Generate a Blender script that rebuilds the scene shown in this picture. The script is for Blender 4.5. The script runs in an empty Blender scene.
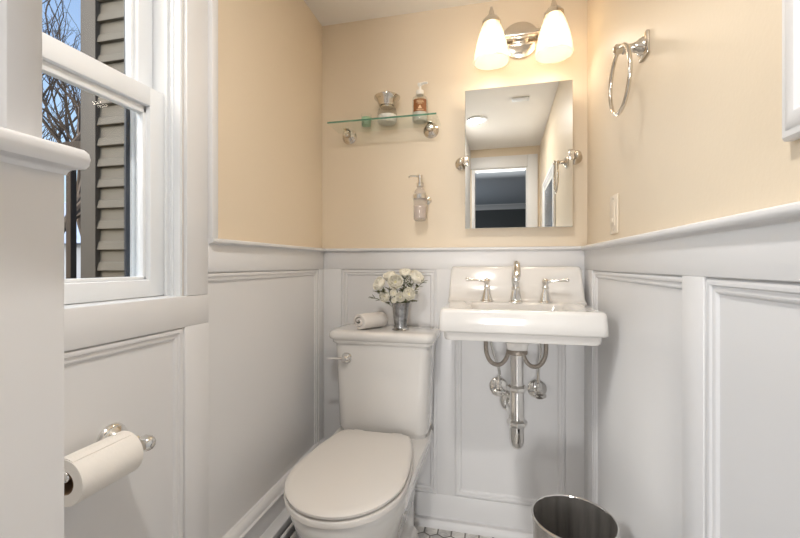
import bpy, bmesh, math, random
from mathutils import Vector, Matrix
C = bpy.context.scene.collection
scene = bpy.context.scene
R = math.radians
random.seed(7)

# ------------------------------------------------------------------ camera
H = 1.074
cam_d = bpy.data.cameras.new('camera'); cam = bpy.data.objects.new('camera', cam_d); C.objects.link(cam)
cam_d.sensor_width = 36; cam_d.lens = 398/800*36; cam_d.shift_y = -4.5/800; cam_d.clip_start = 0.01
cam.location = (0, 0, H); cam.rotation_euler = (R(90), 0, R(13.16))
scene.camera = cam
# ------------------------------------------------------------------ world, lights, exposure
w = bpy.data.worlds.new('sky'); scene.world = w; w.use_nodes = True
nt = w.node_tree; nt.nodes.clear()
sky = nt.nodes.new('ShaderNodeTexSky'); sky.sky_type = 'NISHITA'; sky.sun_disc = False
sky.sun_elevation = R(32); sky.sun_rotation = R(200); sky.dust_density = 4
bg = nt.nodes.new('ShaderNodeBackground'); bg.inputs['Strength'].default_value = 0.34
wo = nt.nodes.new('ShaderNodeOutputWorld')
nt.links.new(sky.outputs[0], bg.inputs[0]); nt.links.new(bg.outputs[0], wo.inputs[0])

def lamp(name, kind, loc, rot, power, color, **kw):
    d = bpy.data.lights.new(name, kind); d.energy = power; d.color = color
    for k, v in kw.items(): setattr(d, k, v)
    o = bpy.data.objects.new(name, d); o.location = loc; o.rotation_euler = rot; C.objects.link(o); return o
lamp('sun', 'SUN', (-4, -3, 6), (R(52), 0, R(-62)), 0.9, (1, .93, .84), angle=R(6))
# added fill, unseen in the hall, shining through the doorway behind the camera
lamp('hall_fill', 'AREA', (0.0, -2.9, 0.85), (R(-90), 0, R(180)), 62, (1, .99, .975), shape='RECTANGLE', size=.75, size_y=1.15)
lamp('hall_side_fill', 'AREA', (-2.15, -3.7, 1.1), (R(90), 0, R(-90)), 28, (.80, .90, 1.0), shape='RECTANGLE', size=1.2, size_y=1.2)  # second added fill, unseen, brightens the hall ceiling in the mirror
# daylight falling on the window from the open yard
lamp('yard_daylight', 'AREA', (-2.3, .2, 2.7), (R(0), R(-50), 0), 45, (.86, .93, 1.0), shape='RECTANGLE', size=1.2, size_y=1.4)
BULB_W = .85
vs = scene.view_settings
vs.view_transform = 'Standard'; vs.look = 'None'; vs.gamma = 1; vs.use_curve_mapping = False; vs.exposure = 0.05

# ------------------------------------------------------------------ materials
def srgb(r, g, b):
    f = lambda c: (c/255/12.92) if c/255 <= .04045 else ((c/255+.055)/1.055)**2.4
    return (f(r), f(g), f(b), 1)
def new_mat(name):
    m = bpy.data.materials.new(name); m.use_nodes = True
    return m, m.node_tree, m.node_tree.nodes['Principled BSDF']
def pmat(name, col, rough=.5, metal=0, noise=0, scale=20, bump=0, bscale=60, coat=0, stretch=None, **kw):
    m, t, b = new_mat(name); col = col if len(col) == 4 else (*col, 1)
    b.inputs['Base Color'].default_value = col; b.inputs['Roughness'].default_value = rough; b.inputs['Metallic'].default_value = metal
    if coat: b.inputs['Coat Weight'].default_value = coat; b.inputs['Coat Roughness'].default_value = .05
    for k, v in kw.items(): b.inputs[k.replace('_', ' ')].default_value = v
    tc = t.nodes.new('ShaderNodeTexCoord')
    if noise:
        n = t.nodes.new('ShaderNodeTexNoise'); n.inputs['Scale'].default_value = scale; n.inputs['Detail'].default_value = 4
        src = tc.outputs['Object']
        if stretch:
            mp = t.nodes.new('ShaderNodeMapping'); mp.inputs['Scale'].default_value = stretch; t.links.new(src, mp.inputs[0]); src = mp.outputs[0]
        t.links.new(src, n.inputs['Vector'])
        r = t.nodes.new('ShaderNodeValToRGB')
        r.color_ramp.elements[0].position = .3; r.color_ramp.elements[1].position = .7
        r.color_ramp.elements[0].color = tuple(c*(1-noise) for c in col[:3])+(1,); r.color_ramp.elements[1].color = tuple(min(1, c*(1+noise*.4)) for c in col[:3])+(1,)
        t.links.new(n.outputs['Fac'], r.inputs[0]); t.links.new(r.outputs[0], b.inputs['Base Color'])
    if bump:
        n = t.nodes.new('ShaderNodeTexNoise'); n.inputs['Scale'].default_value = bscale; n.inputs['Detail'].default_value = 3
        t.links.new(tc.outputs['Object'], n.inputs['Vector'])
        bp = t.nodes.new('ShaderNodeBump'); bp.inputs['Strength'].default_value = bump; bp.inputs['Distance'].default_value = .002
        t.links.new(n.outputs['Fac'], bp.inputs['Height']); t.links.new(bp.outputs[0], b.inputs['Normal'])
    return m
def thin_glass(name, tint=(1, 1, 1), refl=1.0, body=0, bodycol=(1, 1, 1)):
    m, t, b = new_mat(name); t.nodes.remove(b)
    out = t.nodes['Material Output']
    tr = t.nodes.new('ShaderNodeBsdfTransparent'); tr.inputs[0].default_value = (*tint, 1)
    gl = t.nodes.new('ShaderNodeBsdfGlossy'); gl.inputs['Roughness'].default_value = .02
    lw = t.nodes.new('ShaderNodeLayerWeight'); lw.inputs[0].default_value = .5
    pw = t.nodes.new('ShaderNodeMath'); pw.operation = 'POWER'; pw.inputs[1].default_value = 5; t.links.new(lw.outputs['Facing'], pw.inputs[0])
    mu = t.nodes.new('ShaderNodeMath'); mu.operation = 'MULTIPLY_ADD'; mu.inputs[1].default_value = .75*refl; mu.inputs[2].default_value = .035*refl
    t.links.new(pw.outputs[0], mu.inputs[0])
    mx = t.nodes.new('ShaderNodeMixShader'); t.links.new(mu.outputs[0], mx.inputs[0])
    base = tr.outputs[0]
    if body:
        df = t.nodes.new('ShaderNodeBsdfTranslucent'); df.inputs[0].default_value = (*bodycol, 1)
        d2 = t.nodes.new('ShaderNodeBsdfDiffuse'); d2.inputs[0].default_value = (*bodycol, 1)
        m0 = t.nodes.new('ShaderNodeMixShader'); t.links.new(df.outputs[0], m0.inputs[1]); t.links.new(d2.outputs[0], m0.inputs[2])
        m1 = t.nodes.new('ShaderNodeMixShader'); m1.inputs[0].default_value = body
        t.links.new(tr.outputs[0], m1.inputs[1]); t.links.new(m0.outputs[0], m1.inputs[2]); base = m1.outputs[0]
    t.links.new(base, mx.inputs[1]); t.links.new(gl.outputs[0], mx.inputs[2]); t.links.new(mx.outputs[0], out.inputs[0])
    return m
def emit_mat(name, col, strength):
    m, t, b = new_mat(name)
    b.inputs['Base Color'].default_value = (*col, 1); b.inputs['Emission Color'].default_value = (*col, 1); b.inputs['Emission Strength'].default_value = strength
    return m
def shade_mat(name):
    m, t, b = new_mat(name); t.nodes.remove(b); out = t.nodes['Material Output']
    tl = t.nodes.new('ShaderNodeBsdfTranslucent'); tl.inputs[0].default_value = (.62, .56, .48, 1)
    df = t.nodes.new('ShaderNodeBsdfDiffuse'); df.inputs[0].default_value = (.62, .57, .50, 1)
    tp = t.nodes.new('ShaderNodeBsdfTransparent'); tp.inputs[0].default_value = (1, .97, .9, 1)
    m1 = t.nodes.new('ShaderNodeMixShader'); m1.inputs[0].default_value = .35
    t.links.new(tl.outputs[0], m1.inputs[1]); t.links.new(df.outputs[0], m1.inputs[2])
    m2 = t.nodes.new('ShaderNodeMixShader'); m2.inputs[0].default_value = .42
    t.links.new(m1.outputs[0], m2.inputs[1]); t.links.new(tp.outputs[0], m2.inputs[2])
    t.links.new(m2.outputs[0], out.inputs[0]); return m
def hex_mat(name, size):
    m, t, b = new_mat(name); N = t.nodes.new; L = t.links.new
    tc = N('ShaderNodeTexCoord'); sc = N('ShaderNodeVectorMath'); sc.operation = 'SCALE'; sc.inputs['Scale'].default_value = 1/size
    L(tc.outputs['Object'], sc.inputs[0])
    off = N('ShaderNodeVectorMath'); off.operation = 'MULTIPLY_ADD'; off.inputs[1].default_value = (1, 1, 0); off.inputs[2].default_value = (200, 200, 0)
    L(sc.outputs[0], off.inputs[0])
    S = (1, 1.7320508, 1); h = (.5, .8660254, 0)
    def cell(shift):
        a = N('ShaderNodeVectorMath'); a.operation = 'SUBTRACT'; a.inputs[1].default_value = shift; L(off.outputs[0], a.inputs[0])
        mo = N('ShaderNodeVectorMath'); mo.operation = 'MODULO'; mo.inputs[1].default_value = S; L(a.outputs[0], mo.inputs[0])
        s = N('ShaderNodeVectorMath'); s.operation = 'SUBTRACT'; s.inputs[1].default_value = h; L(mo.outputs[0], s.inputs[0])
        d = N('ShaderNodeVectorMath'); d.operation = 'DOT_PRODUCT'; L(s.outputs[0], d.inputs[0]); L(s.outputs[0], d.inputs[1])
        return s, d
    a, da = cell((0, 0, 0)); c2, db = cell(h)
    lt = N('ShaderNodeMath'); lt.operation = 'LESS_THAN'; L(db.outputs['Value'], lt.inputs[0]); L(da.outputs['Value'], lt.inputs[1])
    mx = N('ShaderNodeMix'); mx.data_type = 'VECTOR'; L(lt.outputs[0], mx.inputs[0]); L(a.outputs[0], mx.inputs[4]); L(c2.outputs[0], mx.inputs[5])
    gv = mx.outputs[1]
    ab = N('ShaderNodeVectorMath'); ab.operation = 'ABSOLUTE'; L(gv, ab.inputs[0])
    dt = N('ShaderNodeVectorMath'); dt.operation = 'DOT_PRODUCT'; dt.inputs[1].default_value = (.5, .8660254, 0); L(ab.outputs[0], dt.inputs[0])
    sp = N('ShaderNodeSeparateXYZ'); L(ab.outputs[0], sp.inputs[0])
    mxx = N('ShaderNodeMath'); mxx.operation = 'MAXIMUM'; L(dt.outputs['Value'], mxx.inputs[0]); L(sp.outputs[0], mxx.inputs[1])
    gr = N('ShaderNodeMapRange'); gr.inputs[1].default_value = .43; gr.inputs[2].default_value = .465; L(mxx.outputs[0], gr.inputs[0])
    idn = N('ShaderNodeVectorMath'); idn.operation = 'SUBTRACT'; L(off.outputs[0], idn.inputs[0]); L(gv, idn.inputs[1])
    sn = N('ShaderNodeVectorMath'); sn.operation = 'SNAP'; sn.inputs[1].default_value = (.25, .25, 1)
    ad = N('ShaderNodeVectorMath'); ad.operation = 'ADD'; ad.inputs[1].default_value = (.1, .1, 0); L(idn.outputs[0], ad.inputs[0]); L(ad.outputs[0], sn.inputs[0])
    wn = N('ShaderNodeTexWhiteNoise'); L(sn.outputs[0], wn.inputs['Vector'])
    no = N('ShaderNodeTexNoise'); no.inputs['Scale'].default_value = 22; no.inputs['Detail'].default_value = 6; no.inputs['Distortion'].default_value = 1.5; L(tc.outputs['Object'], no.inputs['Vector'])
    av = N('ShaderNodeMath'); av.operation = 'MULTIPLY_ADD'; av.inputs[1].default_value = .35; L(wn.outputs['Value'], av.inputs[0]); L(no.outputs['Fac'], av.inputs[2])
    rp = N('ShaderNodeValToRGB'); rp.color_ramp.elements[0].position = .42; rp.color_ramp.elements[1].position = .85
    rp.color_ramp.elements[0].color = srgb(176, 174, 172); rp.color_ramp.elements[1].color = srgb(236, 233, 228); L(av.outputs[0], rp.inputs[0])
    cm = N('ShaderNodeMix'); cm.data_type = 'RGBA'; cm.inputs[7].default_value = srgb(112, 108, 103); L(gr.outputs[0], cm.inputs[0]); L(rp.outputs[0], cm.inputs[6])
    L(cm.outputs[2], b.inputs['Base Color']); b.inputs['Roughness'].default_value = .35
    bp = N('ShaderNodeBump'); bp.invert = True; bp.inputs['Strength'].default_value = .5; bp.inputs['Distance'].default_value = .002; L(gr.outputs[0], bp.inputs['Height']); L(bp.outputs[0], b.inputs['Normal'])
    return m
M = dict(
    cream=pmat('cream_paint', srgb(229, 213, 189), .42, bump=.12, bscale=140),
    ceil=pmat('ceiling_paint', srgb(244, 240, 234), .8),
    white=pmat('white_trim_paint', srgb(226, 225, 225), .38, bump=.03, bscale=30),
    vinyl=pmat('white_vinyl', srgb(232, 234, 236), .35),
    ceramic=pmat('white_ceramic', srgb(226, 223, 219), .12, coat=.6),
    seatp=pmat('seat_plastic', srgb(224, 219, 213), .42),
    chrome=pmat('polished_chrome', (.82, .81, .79), .10, 1),
    nickel=pmat('polished_nickel', (.70, .65, .58), .14, 1),
    steel=pmat('brushed_steel', (.56, .53, .50), .27, .86, noise=.42, scale=7, stretch=(6, 6, .25)),
    pewter=pmat('hammered_pewter', (.46, .46, .46), .26, 1, noise=.5, scale=45, bump=.5, bscale=90),
    hose=pmat('braided_hose', (.40, .35, .30), .4, .6, noise=.4, scale=300),
    floor=hex_mat('hexagon_marble_tile', .054),
    black=pmat('black_void', (.004, .004, .004), .8),
    mirror=pmat('mirror_silver', (.90, .91, .89), .0, 1),
    glass=thin_glass('window_glass', (.97, .985, .985), .16),
    cglass=thin_glass('clear_glass', (.985, .99, .985), .9),
    sglass=thin_glass('shelf_glass', (.97, .99, .978), .7),
    gedge=pmat('shelf_glass_edge', (.10, .26, .17), .1, Transmission_Weight=.3),
    frost=thin_glass('frosted_glass', (.97, .96, .95), .4, .26, (.93, .90, .86)),
    green=thin_glass('green_glass', (.88, .98, .92), .5, .5, (.62, .95, .72)),
    soap=pmat('clear_liquid_soap', srgb(236, 234, 224), .25, Transmission_Weight=.25),
    bath=pmat('white_bath_salts', srgb(240, 236, 230), .7, bump=.8, bscale=160),
    pump=pmat('white_plastic', srgb(240, 236, 228), .35),
    brown=pmat('brown_label', srgb(142, 88, 44), .55),
    tan=pmat('label_print', srgb(232, 200, 158), .55),
    grayliq=pmat('grey_liquid', srgb(206, 190, 180), .3),
    bulb=emit_mat('glowing_bulb', (1.0, .89, .75), 11.0),
    lens=emit_mat('lit_lens', (1.0, .93, .84), .9),
    shade=shade_mat('frosted_lamp_glass'),
    towel=pmat('white_terry', srgb(238, 232, 226), .95, bump=1.0, bscale=420),
    paper=pmat('toilet_paper', srgb(238, 233, 226), .9, bump=.25, bscale=220),
    card=pmat('cardboard', srgb(120, 96, 74), .85),
    petal=pmat('cream_petal', srgb(244, 239, 224), .6, noise=.12, scale=40),
    petalc=pmat('petal_centre', srgb(216, 208, 164), .6),
    leaf=pmat('olive_leaf', srgb(112, 114, 78), .55, noise=.4, scale=30),
    stem=pmat('green_stem', srgb(96, 110, 66), .6),
    plate=pmat('ivory_plate', srgb(230, 217, 198), .35),
    siding=pmat('grey_siding', srgb(78, 75, 69), .7, noise=.06, scale=14),
    board=pmat('grey_corner_board', srgb(58, 56, 54), .65),
    bark=pmat('bark', srgb(84, 76, 71), .9, noise=.35, scale=18),
    wood=pmat('weathered_deck_wood', srgb(46, 38, 33), .8, noise=.3, scale=10),
    lawn=pmat('winter_lawn', srgb(126, 116, 92), .95, noise=.3, scale=4),
    roofb=pmat('blue_grey_roof', srgb(150, 170, 205), .7, noise=.1, scale=3),
    wallb=pmat('pale_blue_house', srgb(150, 160, 178), .8),
    hall=pmat('hall_grey_paint', srgb(96, 98, 98), .8),
    hallc=pmat('hall_ceiling_paint', srgb(190, 196, 204), .8),
    hallf=pmat('hall_wood', srgb(96, 76, 58), .5, noise=.3, scale=6),
    mat=pmat('picture_mat', srgb(206, 206, 202), .7),
    jack=pmat('dark_screen_frame', srgb(46, 50, 58), .5),
)
def picture_mat():
    m, t, b = new_mat('dusk_landscape_print'); N = t.nodes.new; L = t.links.new
    tc = N('ShaderNodeTexCoord'); n = N('ShaderNodeTexNoise'); n.inputs['Scale'].default_value = 5; n.inputs['Detail'].default_value = 5
    L(tc.outputs['Object'], n.inputs[0]); r = N('ShaderNodeValToRGB'); r.color_ramp.elements[0].position = .4; r.color_ramp.elements[1].position = .65
    r.color_ramp.elements[0].color = srgb(44, 48, 56); r.color_ramp.elements[1].color = srgb(120, 132, 146); L(n.outputs[0], r.inputs[0]); L(r.outputs[0], b.inputs['Base Color'])
    b.inputs['Roughness'].default_value = .25; return m
M['print'] = picture_mat()

# ------------------------------------------------------------------ helpers
BASE = {}
def orth(d):
    d = Vector(d).normalized(); a = Vector((0, 0, 1)) if abs(d.z) < .9 else Vector((1, 0, 0))
    u = d.cross(a).normalized(); return d, u, d.cross(u).normalized()
class MB:
    def __init__(s): s.bm = bmesh.new()
    def raw(s, vs_, fs, mi=0):
        v = [s.bm.verts.new(p) for p in vs_]; out = []
        for f in fs:
            try: q = s.bm.faces.new([v[i] for i in f]); q.material_index = mi; out.append(q)
            except ValueError: pass
        return s
    def box(s, x0, x1, y0, y1, z0, z1, bev=0, seg=2):
        x0, x1 = sorted((x0, x1)); y0, y1 = sorted((y0, y1)); z0, z1 = sorted((z0, z1))
        t = bmesh.new(); bmesh.ops.create_cube(t, size=1)
        for v in t.verts: v.co = Vector(((x0+x1)/2+v.co.x*(x1-x0), (y0+y1)/2+v.co.y*(y1-y0), (z0+z1)/2+v.co.z*(z1-z0)))
        if bev: bmesh.ops.bevel(t, geom=list(t.edges), offset=bev, segments=seg, profile=.5, affect='EDGES')
        return s.merge(t)
    def merge(s, t):
        me = bpy.data.meshes.new('tmp'); t.to_mesh(me); t.free(); s.bm.from_mesh(me); bpy.data.meshes.remove(me); return s
    def loft(s, rings, cap0=True, cap1=True, closed=False):
        n = len(rings[0]); vs_ = [p for r in rings for p in r]; fs = []; k = len(rings)
        for i in range(k if closed else k-1):
            for j in range(n):
                a, b = i*n+j, i*n+(j+1) % n; c, d = ((i+1) % k)*n+(j+1) % n, ((i+1) % k)*n+j
                fs.append((a, b, c, d))
        if not closed:
            if cap0: fs.append(tuple(range(n))[::-1])
            if cap1: fs.append(tuple((k-1)*n+j for j in range(n)))
        return s.raw(vs_, fs)
    def lathe(s, prof, c=(0, 0, 0), axis=(0, 0, 1), seg=28, cap0=True, cap1=True, sx=1, sy=1):
        d, u, v = orth(axis); c = Vector(c)
        if abs(d.z) > .999: u, v = Vector((1, 0, 0)), Vector((0, 1, 0))
        rings = [[c+d*z+u*(max(r, 1e-4)*sx*math.cos(2*math.pi*i/seg))+v*(max(r, 1e-4)*sy*math.sin(2*math.pi*i/seg)) for i in range(seg)] for r, z in prof]
        return s.loft(rings, cap0, cap1)
    def tube(s, pts, r, seg=10, closed=False, flat=1.0):
        P = [Vector(p) for p in pts]; n = len(P); rs = r if isinstance(r, (list, tuple)) else [r]*n
        def tan(i):
            if closed: return (P[(i+1) % n]-P[i-1]).normalized()
            return (P[min(i+1, n-1)]-P[max(i-1, 0)]).normalized()
        d, u, v = orth(tan(0)); rings = []
        for i in range(n):
            t = tan(i); u = (u-t*u.dot(t)).normalized(); v = t.cross(u)
            rings.append([P[i]+(u*math.cos(2*math.pi*j/seg)+v*math.sin(2*math.pi*j/seg)*flat)*rs[i] for j in range(seg)])
        return s.loft(rings, True, True, closed)
    def ball(s, c, r, seg=16, sz=1.0):
        k = seg//2; return s.lathe([(r*math.sin(math.pi*i/k), -r*sz*math.cos(math.pi*i/k)) for i in range(k+1)], c, seg=seg)
    def torus(s, c, R_, r, axis, seg=48, sub=12):
        d, u, v = orth(axis); c = Vector(c)
        return s.tube([c+u*R_*math.cos(2*math.pi*i/seg)+v*R_*math.sin(2*math.pi*i/seg) for i in range(seg)], r, sub, True)
    def build(s, name, mat, parent=None, base=None, ang=35, smooth=True):
        bm = s.bm; bmesh.ops.recalc_face_normals(bm, faces=bm.faces)
        if smooth:
            for f in bm.faces: f.smooth = True
            for e in bm.edges:
                if len(e.link_faces) == 2 and e.calc_face_angle(0) > R(ang): e.smooth = False
        b = Vector(BASE[parent.name]) if parent else Vector(base or (0, 0, 0))
        for v in bm.verts: v.co -= b
        me = bpy.data.meshes.new(name); bm.to_mesh(me); bm.free()
        for m in (mat if isinstance(mat, (list, tuple)) else [mat]): me.materials.append(m)
        o = bpy.data.objects.new(name, me); C.objects.link(o)
        if parent: o.parent = parent
        else: o.location = b
        BASE[o.name] = b; return o
def spline(pts, n=8):
    P = [Vector(p) for p in pts]; out = []
    for i in range(len(P)-1):
        a, b, c, d = P[max(i-1, 0)], P[i], P[i+1], P[min(i+2, len(P)-1)]
        for k in range(n):
            t = k/n; out.append(.5*((2*b)+(c-a)*t+(2*a-5*b+4*c-d)*t*t+(3*b-a-3*c+d)*t**3))
    out.append(P[-1]); return out
def thing(name, label, cat, loc=(0, 0, 0), group=None):
    o = bpy.data.objects.new(name, None); o.location = loc; o.empty_display_size = .05; C.objects.link(o)
    BASE[o.name] = Vector(loc); return tag(o, label, cat, group)
def tag(o, label, cat, group=None):
    o['label'] = label; o['category'] = cat
    if group: o['group'] = group
    return o
def struct(o): o['kind'] = 'structure'; return o
def lab(o, l): o['label'] = l; return o
def sweep(mb, path, prof, flip=1):
    """moulding: profile points (h off the path's left side, z) carried along a plan path with mitred corners"""
    P = [Vector((*p, 0)) for p in path]; rings = []
    for i, p in enumerate(P):
        ns = []
        if i > 0: t = (P[i]-P[i-1]).normalized(); ns.append(Vector((-t.y, t.x, 0)))
        if i < len(P)-1: t = (P[i+1]-P[i]).normalized(); ns.append(Vector((-t.y, t.x, 0)))
        n = ns[0] if len(ns) == 1 else (ns[0]+ns[1])/(1+ns[0].dot(ns[1]))
        rings.append([p+n*h*flip+Vector((0, 0, z)) for h, z in prof])
    mb.loft(rings); return mb

# ------------------------------------------------------------------ room measures
XL, XR, YB, YF, ZC = -.742, .352, 1.65, -.55, 2.137
XS, YS = -.262, .173            # the stub wall beside the camera: its long face and its end
CAP = 1.144; T = .013           # wainscot top, thickness of its boards
WT = .145                       # outer wall thickness
side = dict(left=lambda a, b, h: (XL+h, a, b), back=lambda a, b, h: (a, YB-h, b), right=lambda a, b, h: (XR-h, a, b),
            stub=lambda a, b, h: (XS+h, a, b), front=lambda a, b, h: (a, YF+h, b))
def pbox(mb, P, a0, a1, b0, b1, h0, h1, bev=0):
    p, q = P(a0, b0, h0), P(a1, b1, h1); mb.box(p[0], q[0], p[1], q[1], p[2], q[2], bev)
MOULD = [(0, .0005), (0, .0055), (.0022, .006), (.004, .0098), (.008, .0110), (.0125, .0098), (.015, .0066), (.018, .0060), (.0215, .0070), (.0245, .0060), (.027, .0028), (.0295, .0006)]
def moulding(P, a0, a1, b0, b1, wall):
    mb = MB(); rings = [[P(a0+d, b0+d, h), P(a1-d, b0+d, h), P(a1-d, b1-d, h), P(a0+d, b1-d, h)] for d, h in MOULD]
    mb.loft(rings, False, False)
    return mb.build('panel_moulding', M['white'], wall, ang=25)
def boards(P, lst, wall, name='wainscot'):
    mb = MB()
    for a0, a1, b0, b1, h in lst: pbox(mb, P, a0, a1, b0, b1, -.002, h, .0012 if h > .005 else 0)
    return mb.build(name, M['white'], wall)
CAPP = [(0, CAP-.0165), (.0135, CAP-.0165), (.0155, CAP-.0145), (.019, CAP-.0130), (.024, CAP-.0125), (.030, CAP-.0120), (.0335, CAP-.0100), (.0348, CAP-.0062), (.0335, CAP-.0026), (.029, CAP-.0004), (.024, CAP), (0, CAP)]
CAPS = [(h if h < .014 else .0135+(h-.0135)*.38, z) for h, z in CAPP]
CAPP = [(h if h < .014 else .0135+(h-.0135)*.72, z) for h, z in CAPP]
CAPR = [(h, CAP-(CAP-z)*1.25) for h, z in CAPP]
def shoe(wall, path, flip=1, h=.026):
    p = [(0, 0), (.030, 0), (.030, h*.5), (.027, h*.8), (.020, h), (0, h)]
    return sweep(MB(), path, p, flip).build('shoe_moulding', M['white'], wall)

# floor and ceiling
struct(MB().box(XL-WT, XR+.12, YF-.12, YB+.12, -.08, 0).build('floor', M['floor']))
struct(MB().box(XL-WT, XR+.12, YF-.12, YB+.12, ZC, ZC+.08).build('ceiling', M['ceil']))

# back wall
wb = struct(MB().box(XL-WT, XR+.12, YB, YB+.12, 0, ZC).build('wall_back', M['cream']))
P = side['back']; ZP = 1.054; ZQ = .125
boards(P, [(XL, XR, 0, CAP-.012, .002), (XL, XR, ZP, CAP-.012, T), (XL, XR, 0, ZQ, T), (XL, -.648, ZQ, ZP, T), (-.2275, -.153, ZQ, ZP, T), (.272, XR, ZQ, ZP, T)], wb)
moulding(P, -.648, -.2275, ZQ, ZP, wb); moulding(P, -.153, .272, ZQ, ZP, wb)
sweep(MB(), [(XR, YB), (XL, YB)], CAPP).build('chair_rail', M['white'], wb)
shoe(wb, [(XR, YB-T+.002), (XL, YB-T+.002)], h=.028)

# right wall
wr = struct(MB().box(XR, XR+.12, YF-.12, YB, 0, ZC).build('wall_right', M['cream']))
P = side['right']
boards(P, [(YF, YB-T, 0, CAP-.012, .002), (YF, YB-T, ZP, CAP-.012, T), (YF, YB-T, 0, ZQ, T), (1.515, YB-T, ZQ, ZP, T), (.757, .833, ZQ, ZP, T), (.03, .11, ZQ, ZP, T), (YF, YF+.08, ZQ, ZP, T)], wr)
moulding(P, .803, 1.515, ZQ, ZP, wr); moulding(P, .08, .757, ZQ, ZP, wr); moulding(P, YF+.08, .03, ZQ, ZP, wr)
sweep(MB(), [(XR, YF), (XR, YB)], CAPR).build('chair_rail', M['white'], wr)
shoe(wr, [(XR-T+.002, YF), (XR-T+.002, YB)])

# left wall with the window opening
WY0, WY1, WZ0, WZ1 = .20, .832, .985, 1.99
mb = MB(); mb.box(XL-WT, XL, YS-.06, YB, 0, WZ0).box(XL-WT, XL, YS-.06, YB, WZ1, ZC).box(XL-WT, XL, YS-.06, WY0, WZ0, WZ1).box(XL-WT, XL, WY1, YB, WZ0, WZ1)
wl = struct(mb.build('wall_left', M['cream']))
P = side['left']; ZW = .922; ZBB = .308; SILL = .997
boards(P, [(YS, YB-T, 0, SILL, .002), (.905, YB-T, SILL, CAP-.012, .002), (.905, YB-T, ZP, CAP-.012, T), (YS, .906, ZW, SILL-.001, T), (.824, .906, 0, ZW-.0002, T), (1.588, YB-T, 0, ZP, T), (YS, .25, 0, ZW, T)], wl)
moulding(P, .25, .824, .2, ZW, wl); moulding(P, .872, 1.588, .2, ZP, wl)
sweep(MB(), [(XL, YB), (XL, .905)], CAPP).build('chair_rail', M['white'], wl)
bp = [(0, 0), (.030, 0), (.030, ZBB-.035), (.034, ZBB-.032), (.034, ZBB-.026), (.028, ZBB-.022), (.026, ZBB-.012), (.018, ZBB-.004), (.014, ZBB), (0, ZBB)]
bbl = struct(sweep(MB(), [(XL, YB-T), (XL, YS+T)], bp).build('baseboard_left', M['white']))

# stub wall right beside the camera (left edge of the picture)
st = struct(MB().box(XL-.02, XS, YF-.02, YS, 0, ZC).build('wall_stub', M['white']))
mb = MB()
mb.box(XS-.002, XS+T, YF, YS+T, 0, CAP-.012, .001).box(XL, XS, YS-.002, YS+T, 0, CAP-.012)
mb.build('wainscot', M['white'], st)
sweep(MB(), [(XL, YS), (XS, YS), (XS, YF)], CAPS).build('chair_rail', M['white'], st)
MB().box(XS-.03, XS+.006, YS-.012, YS+.006, CAP, ZC, .001).build('corner_bead', M['white'], st)

# front wall with the doorway behind the camera, its casing, and the hall beyond
DX0, DX1, DZ = -.235, .246, 1.955
mb = MB(); mb.box(XS-.02, DX0, YF-.1, YF, 0, ZC).box(DX1, XR, YF-.1, YF, 0, ZC).box(DX0, DX1, YF-.1, YF, DZ, ZC)
wf = struct(mb.build('wall_front', M['cream']))
mb = MB(); cw = .085
mb.box(DX1, DX1+cw, YF, YF+.018, 0, DZ+.105, .003).box(XS+.004, DX1-.0005, YF, YF+.018, DZ, DZ+.105, .003).box(XS+.013, DX0, YF, YF+.018, 0, DZ, .002)
mb.box(DX0, DX0+.012, YF-.1, YF, 0, DZ).box(DX1-.012, DX1, YF-.1, YF, 0, DZ).box(DX0+.012, DX1-.012, YF-.1, YF, DZ-.012, DZ)
struct(mb.build('door_1', M['white']))
HX0, HX1, HY, HZ = -2.2, 1.9, -5.6, 2.36
mb = MB(); mb.box(HX0-.1, HX0, HY, YF-.1, 0, HZ).box(HX1, HX1+.1, HY, YF-.1, 0, HZ).box(HX0-.1, HX1+.1, HY-.1, HY, 0, HZ)
mb.box(HX0, XL-.02, YF-.1, YF-.05, 0, HZ).box(XR+.12, HX1, YF-.1, YF-.05, 0, HZ).box(HX0, HX1, YF-.125, YF-.1005, ZC, HZ).box(XL-.02, XS-.02, YF-.1, YF-.0205, 0, HZ)
struct(mb.build('wall_hall', M['hall']))
struct(MB().box(HX0-.1, HX1+.1, HY-.1, YF-.125, HZ, HZ+.08).build('ceiling_hall', M['hallc']))
struct(MB().box(HX0-.1, HX1+.1, HY-.1, YF-.12, -.08, 0).build('floor_hall', M['hallf']))
cr = [(0, HZ-.11), (.012, HZ-.11), (.02, HZ-.085), (.055, HZ-.04), (.085, HZ-.02), (.09, HZ), (0, HZ)]
struct(sweep(MB(), [(HX1, YF-.13), (HX1, HY), (HX0, HY), (HX0, YF-.13)], cr, -1).build('trim_1', M['white']))

# ------------------------------------------------------------------ window
win = struct(MB().box(XL-WT-.02, XL-.002, WY1-.004, WY1+.0005, WZ0, WZ1).build('window_1', M['vinyl']))
mb = MB(); xo, xi = XL-WT-.015, XL
mb.box(xo, xi, WY0-.001, WY0+.012, WZ0, WZ1).box(xo, xi, WY0+.012, WY1-.012, WZ1-.012, WZ1+.001)
mb.box(xo, xi+.011, WY0, WY1-.0045, WZ0, SILL)
for x0, x1, t in ((XL-.012, XL, .006), (XL-.030, XL-.024, .004), (XL-.043, XL-.036, .010), (XL-.122, XL-.130, .006), (XL-.16, XL-.140, .009)):
    mb.box(x0, x1, WY1-.004-t, WY1-.004, SILL, WZ1-.012)
mb.build('jamb', M['vinyl'], win)
mb = MB()
mb.box(XL, XL+.012, WY1-.001, .905, SILL, ZC-.002, .001).box(XL, XL+.024, .9055, .931, CAP-.001, ZC-.002, .004).box(XL, XL+.012, YS+.001, WY0+.004, SILL, ZC-.002).box(XL, XL+.012, WY0+.005, WY1-.002, WZ1-.008, ZC-.002)
mb.build('casing', M['white'], win)
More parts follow.
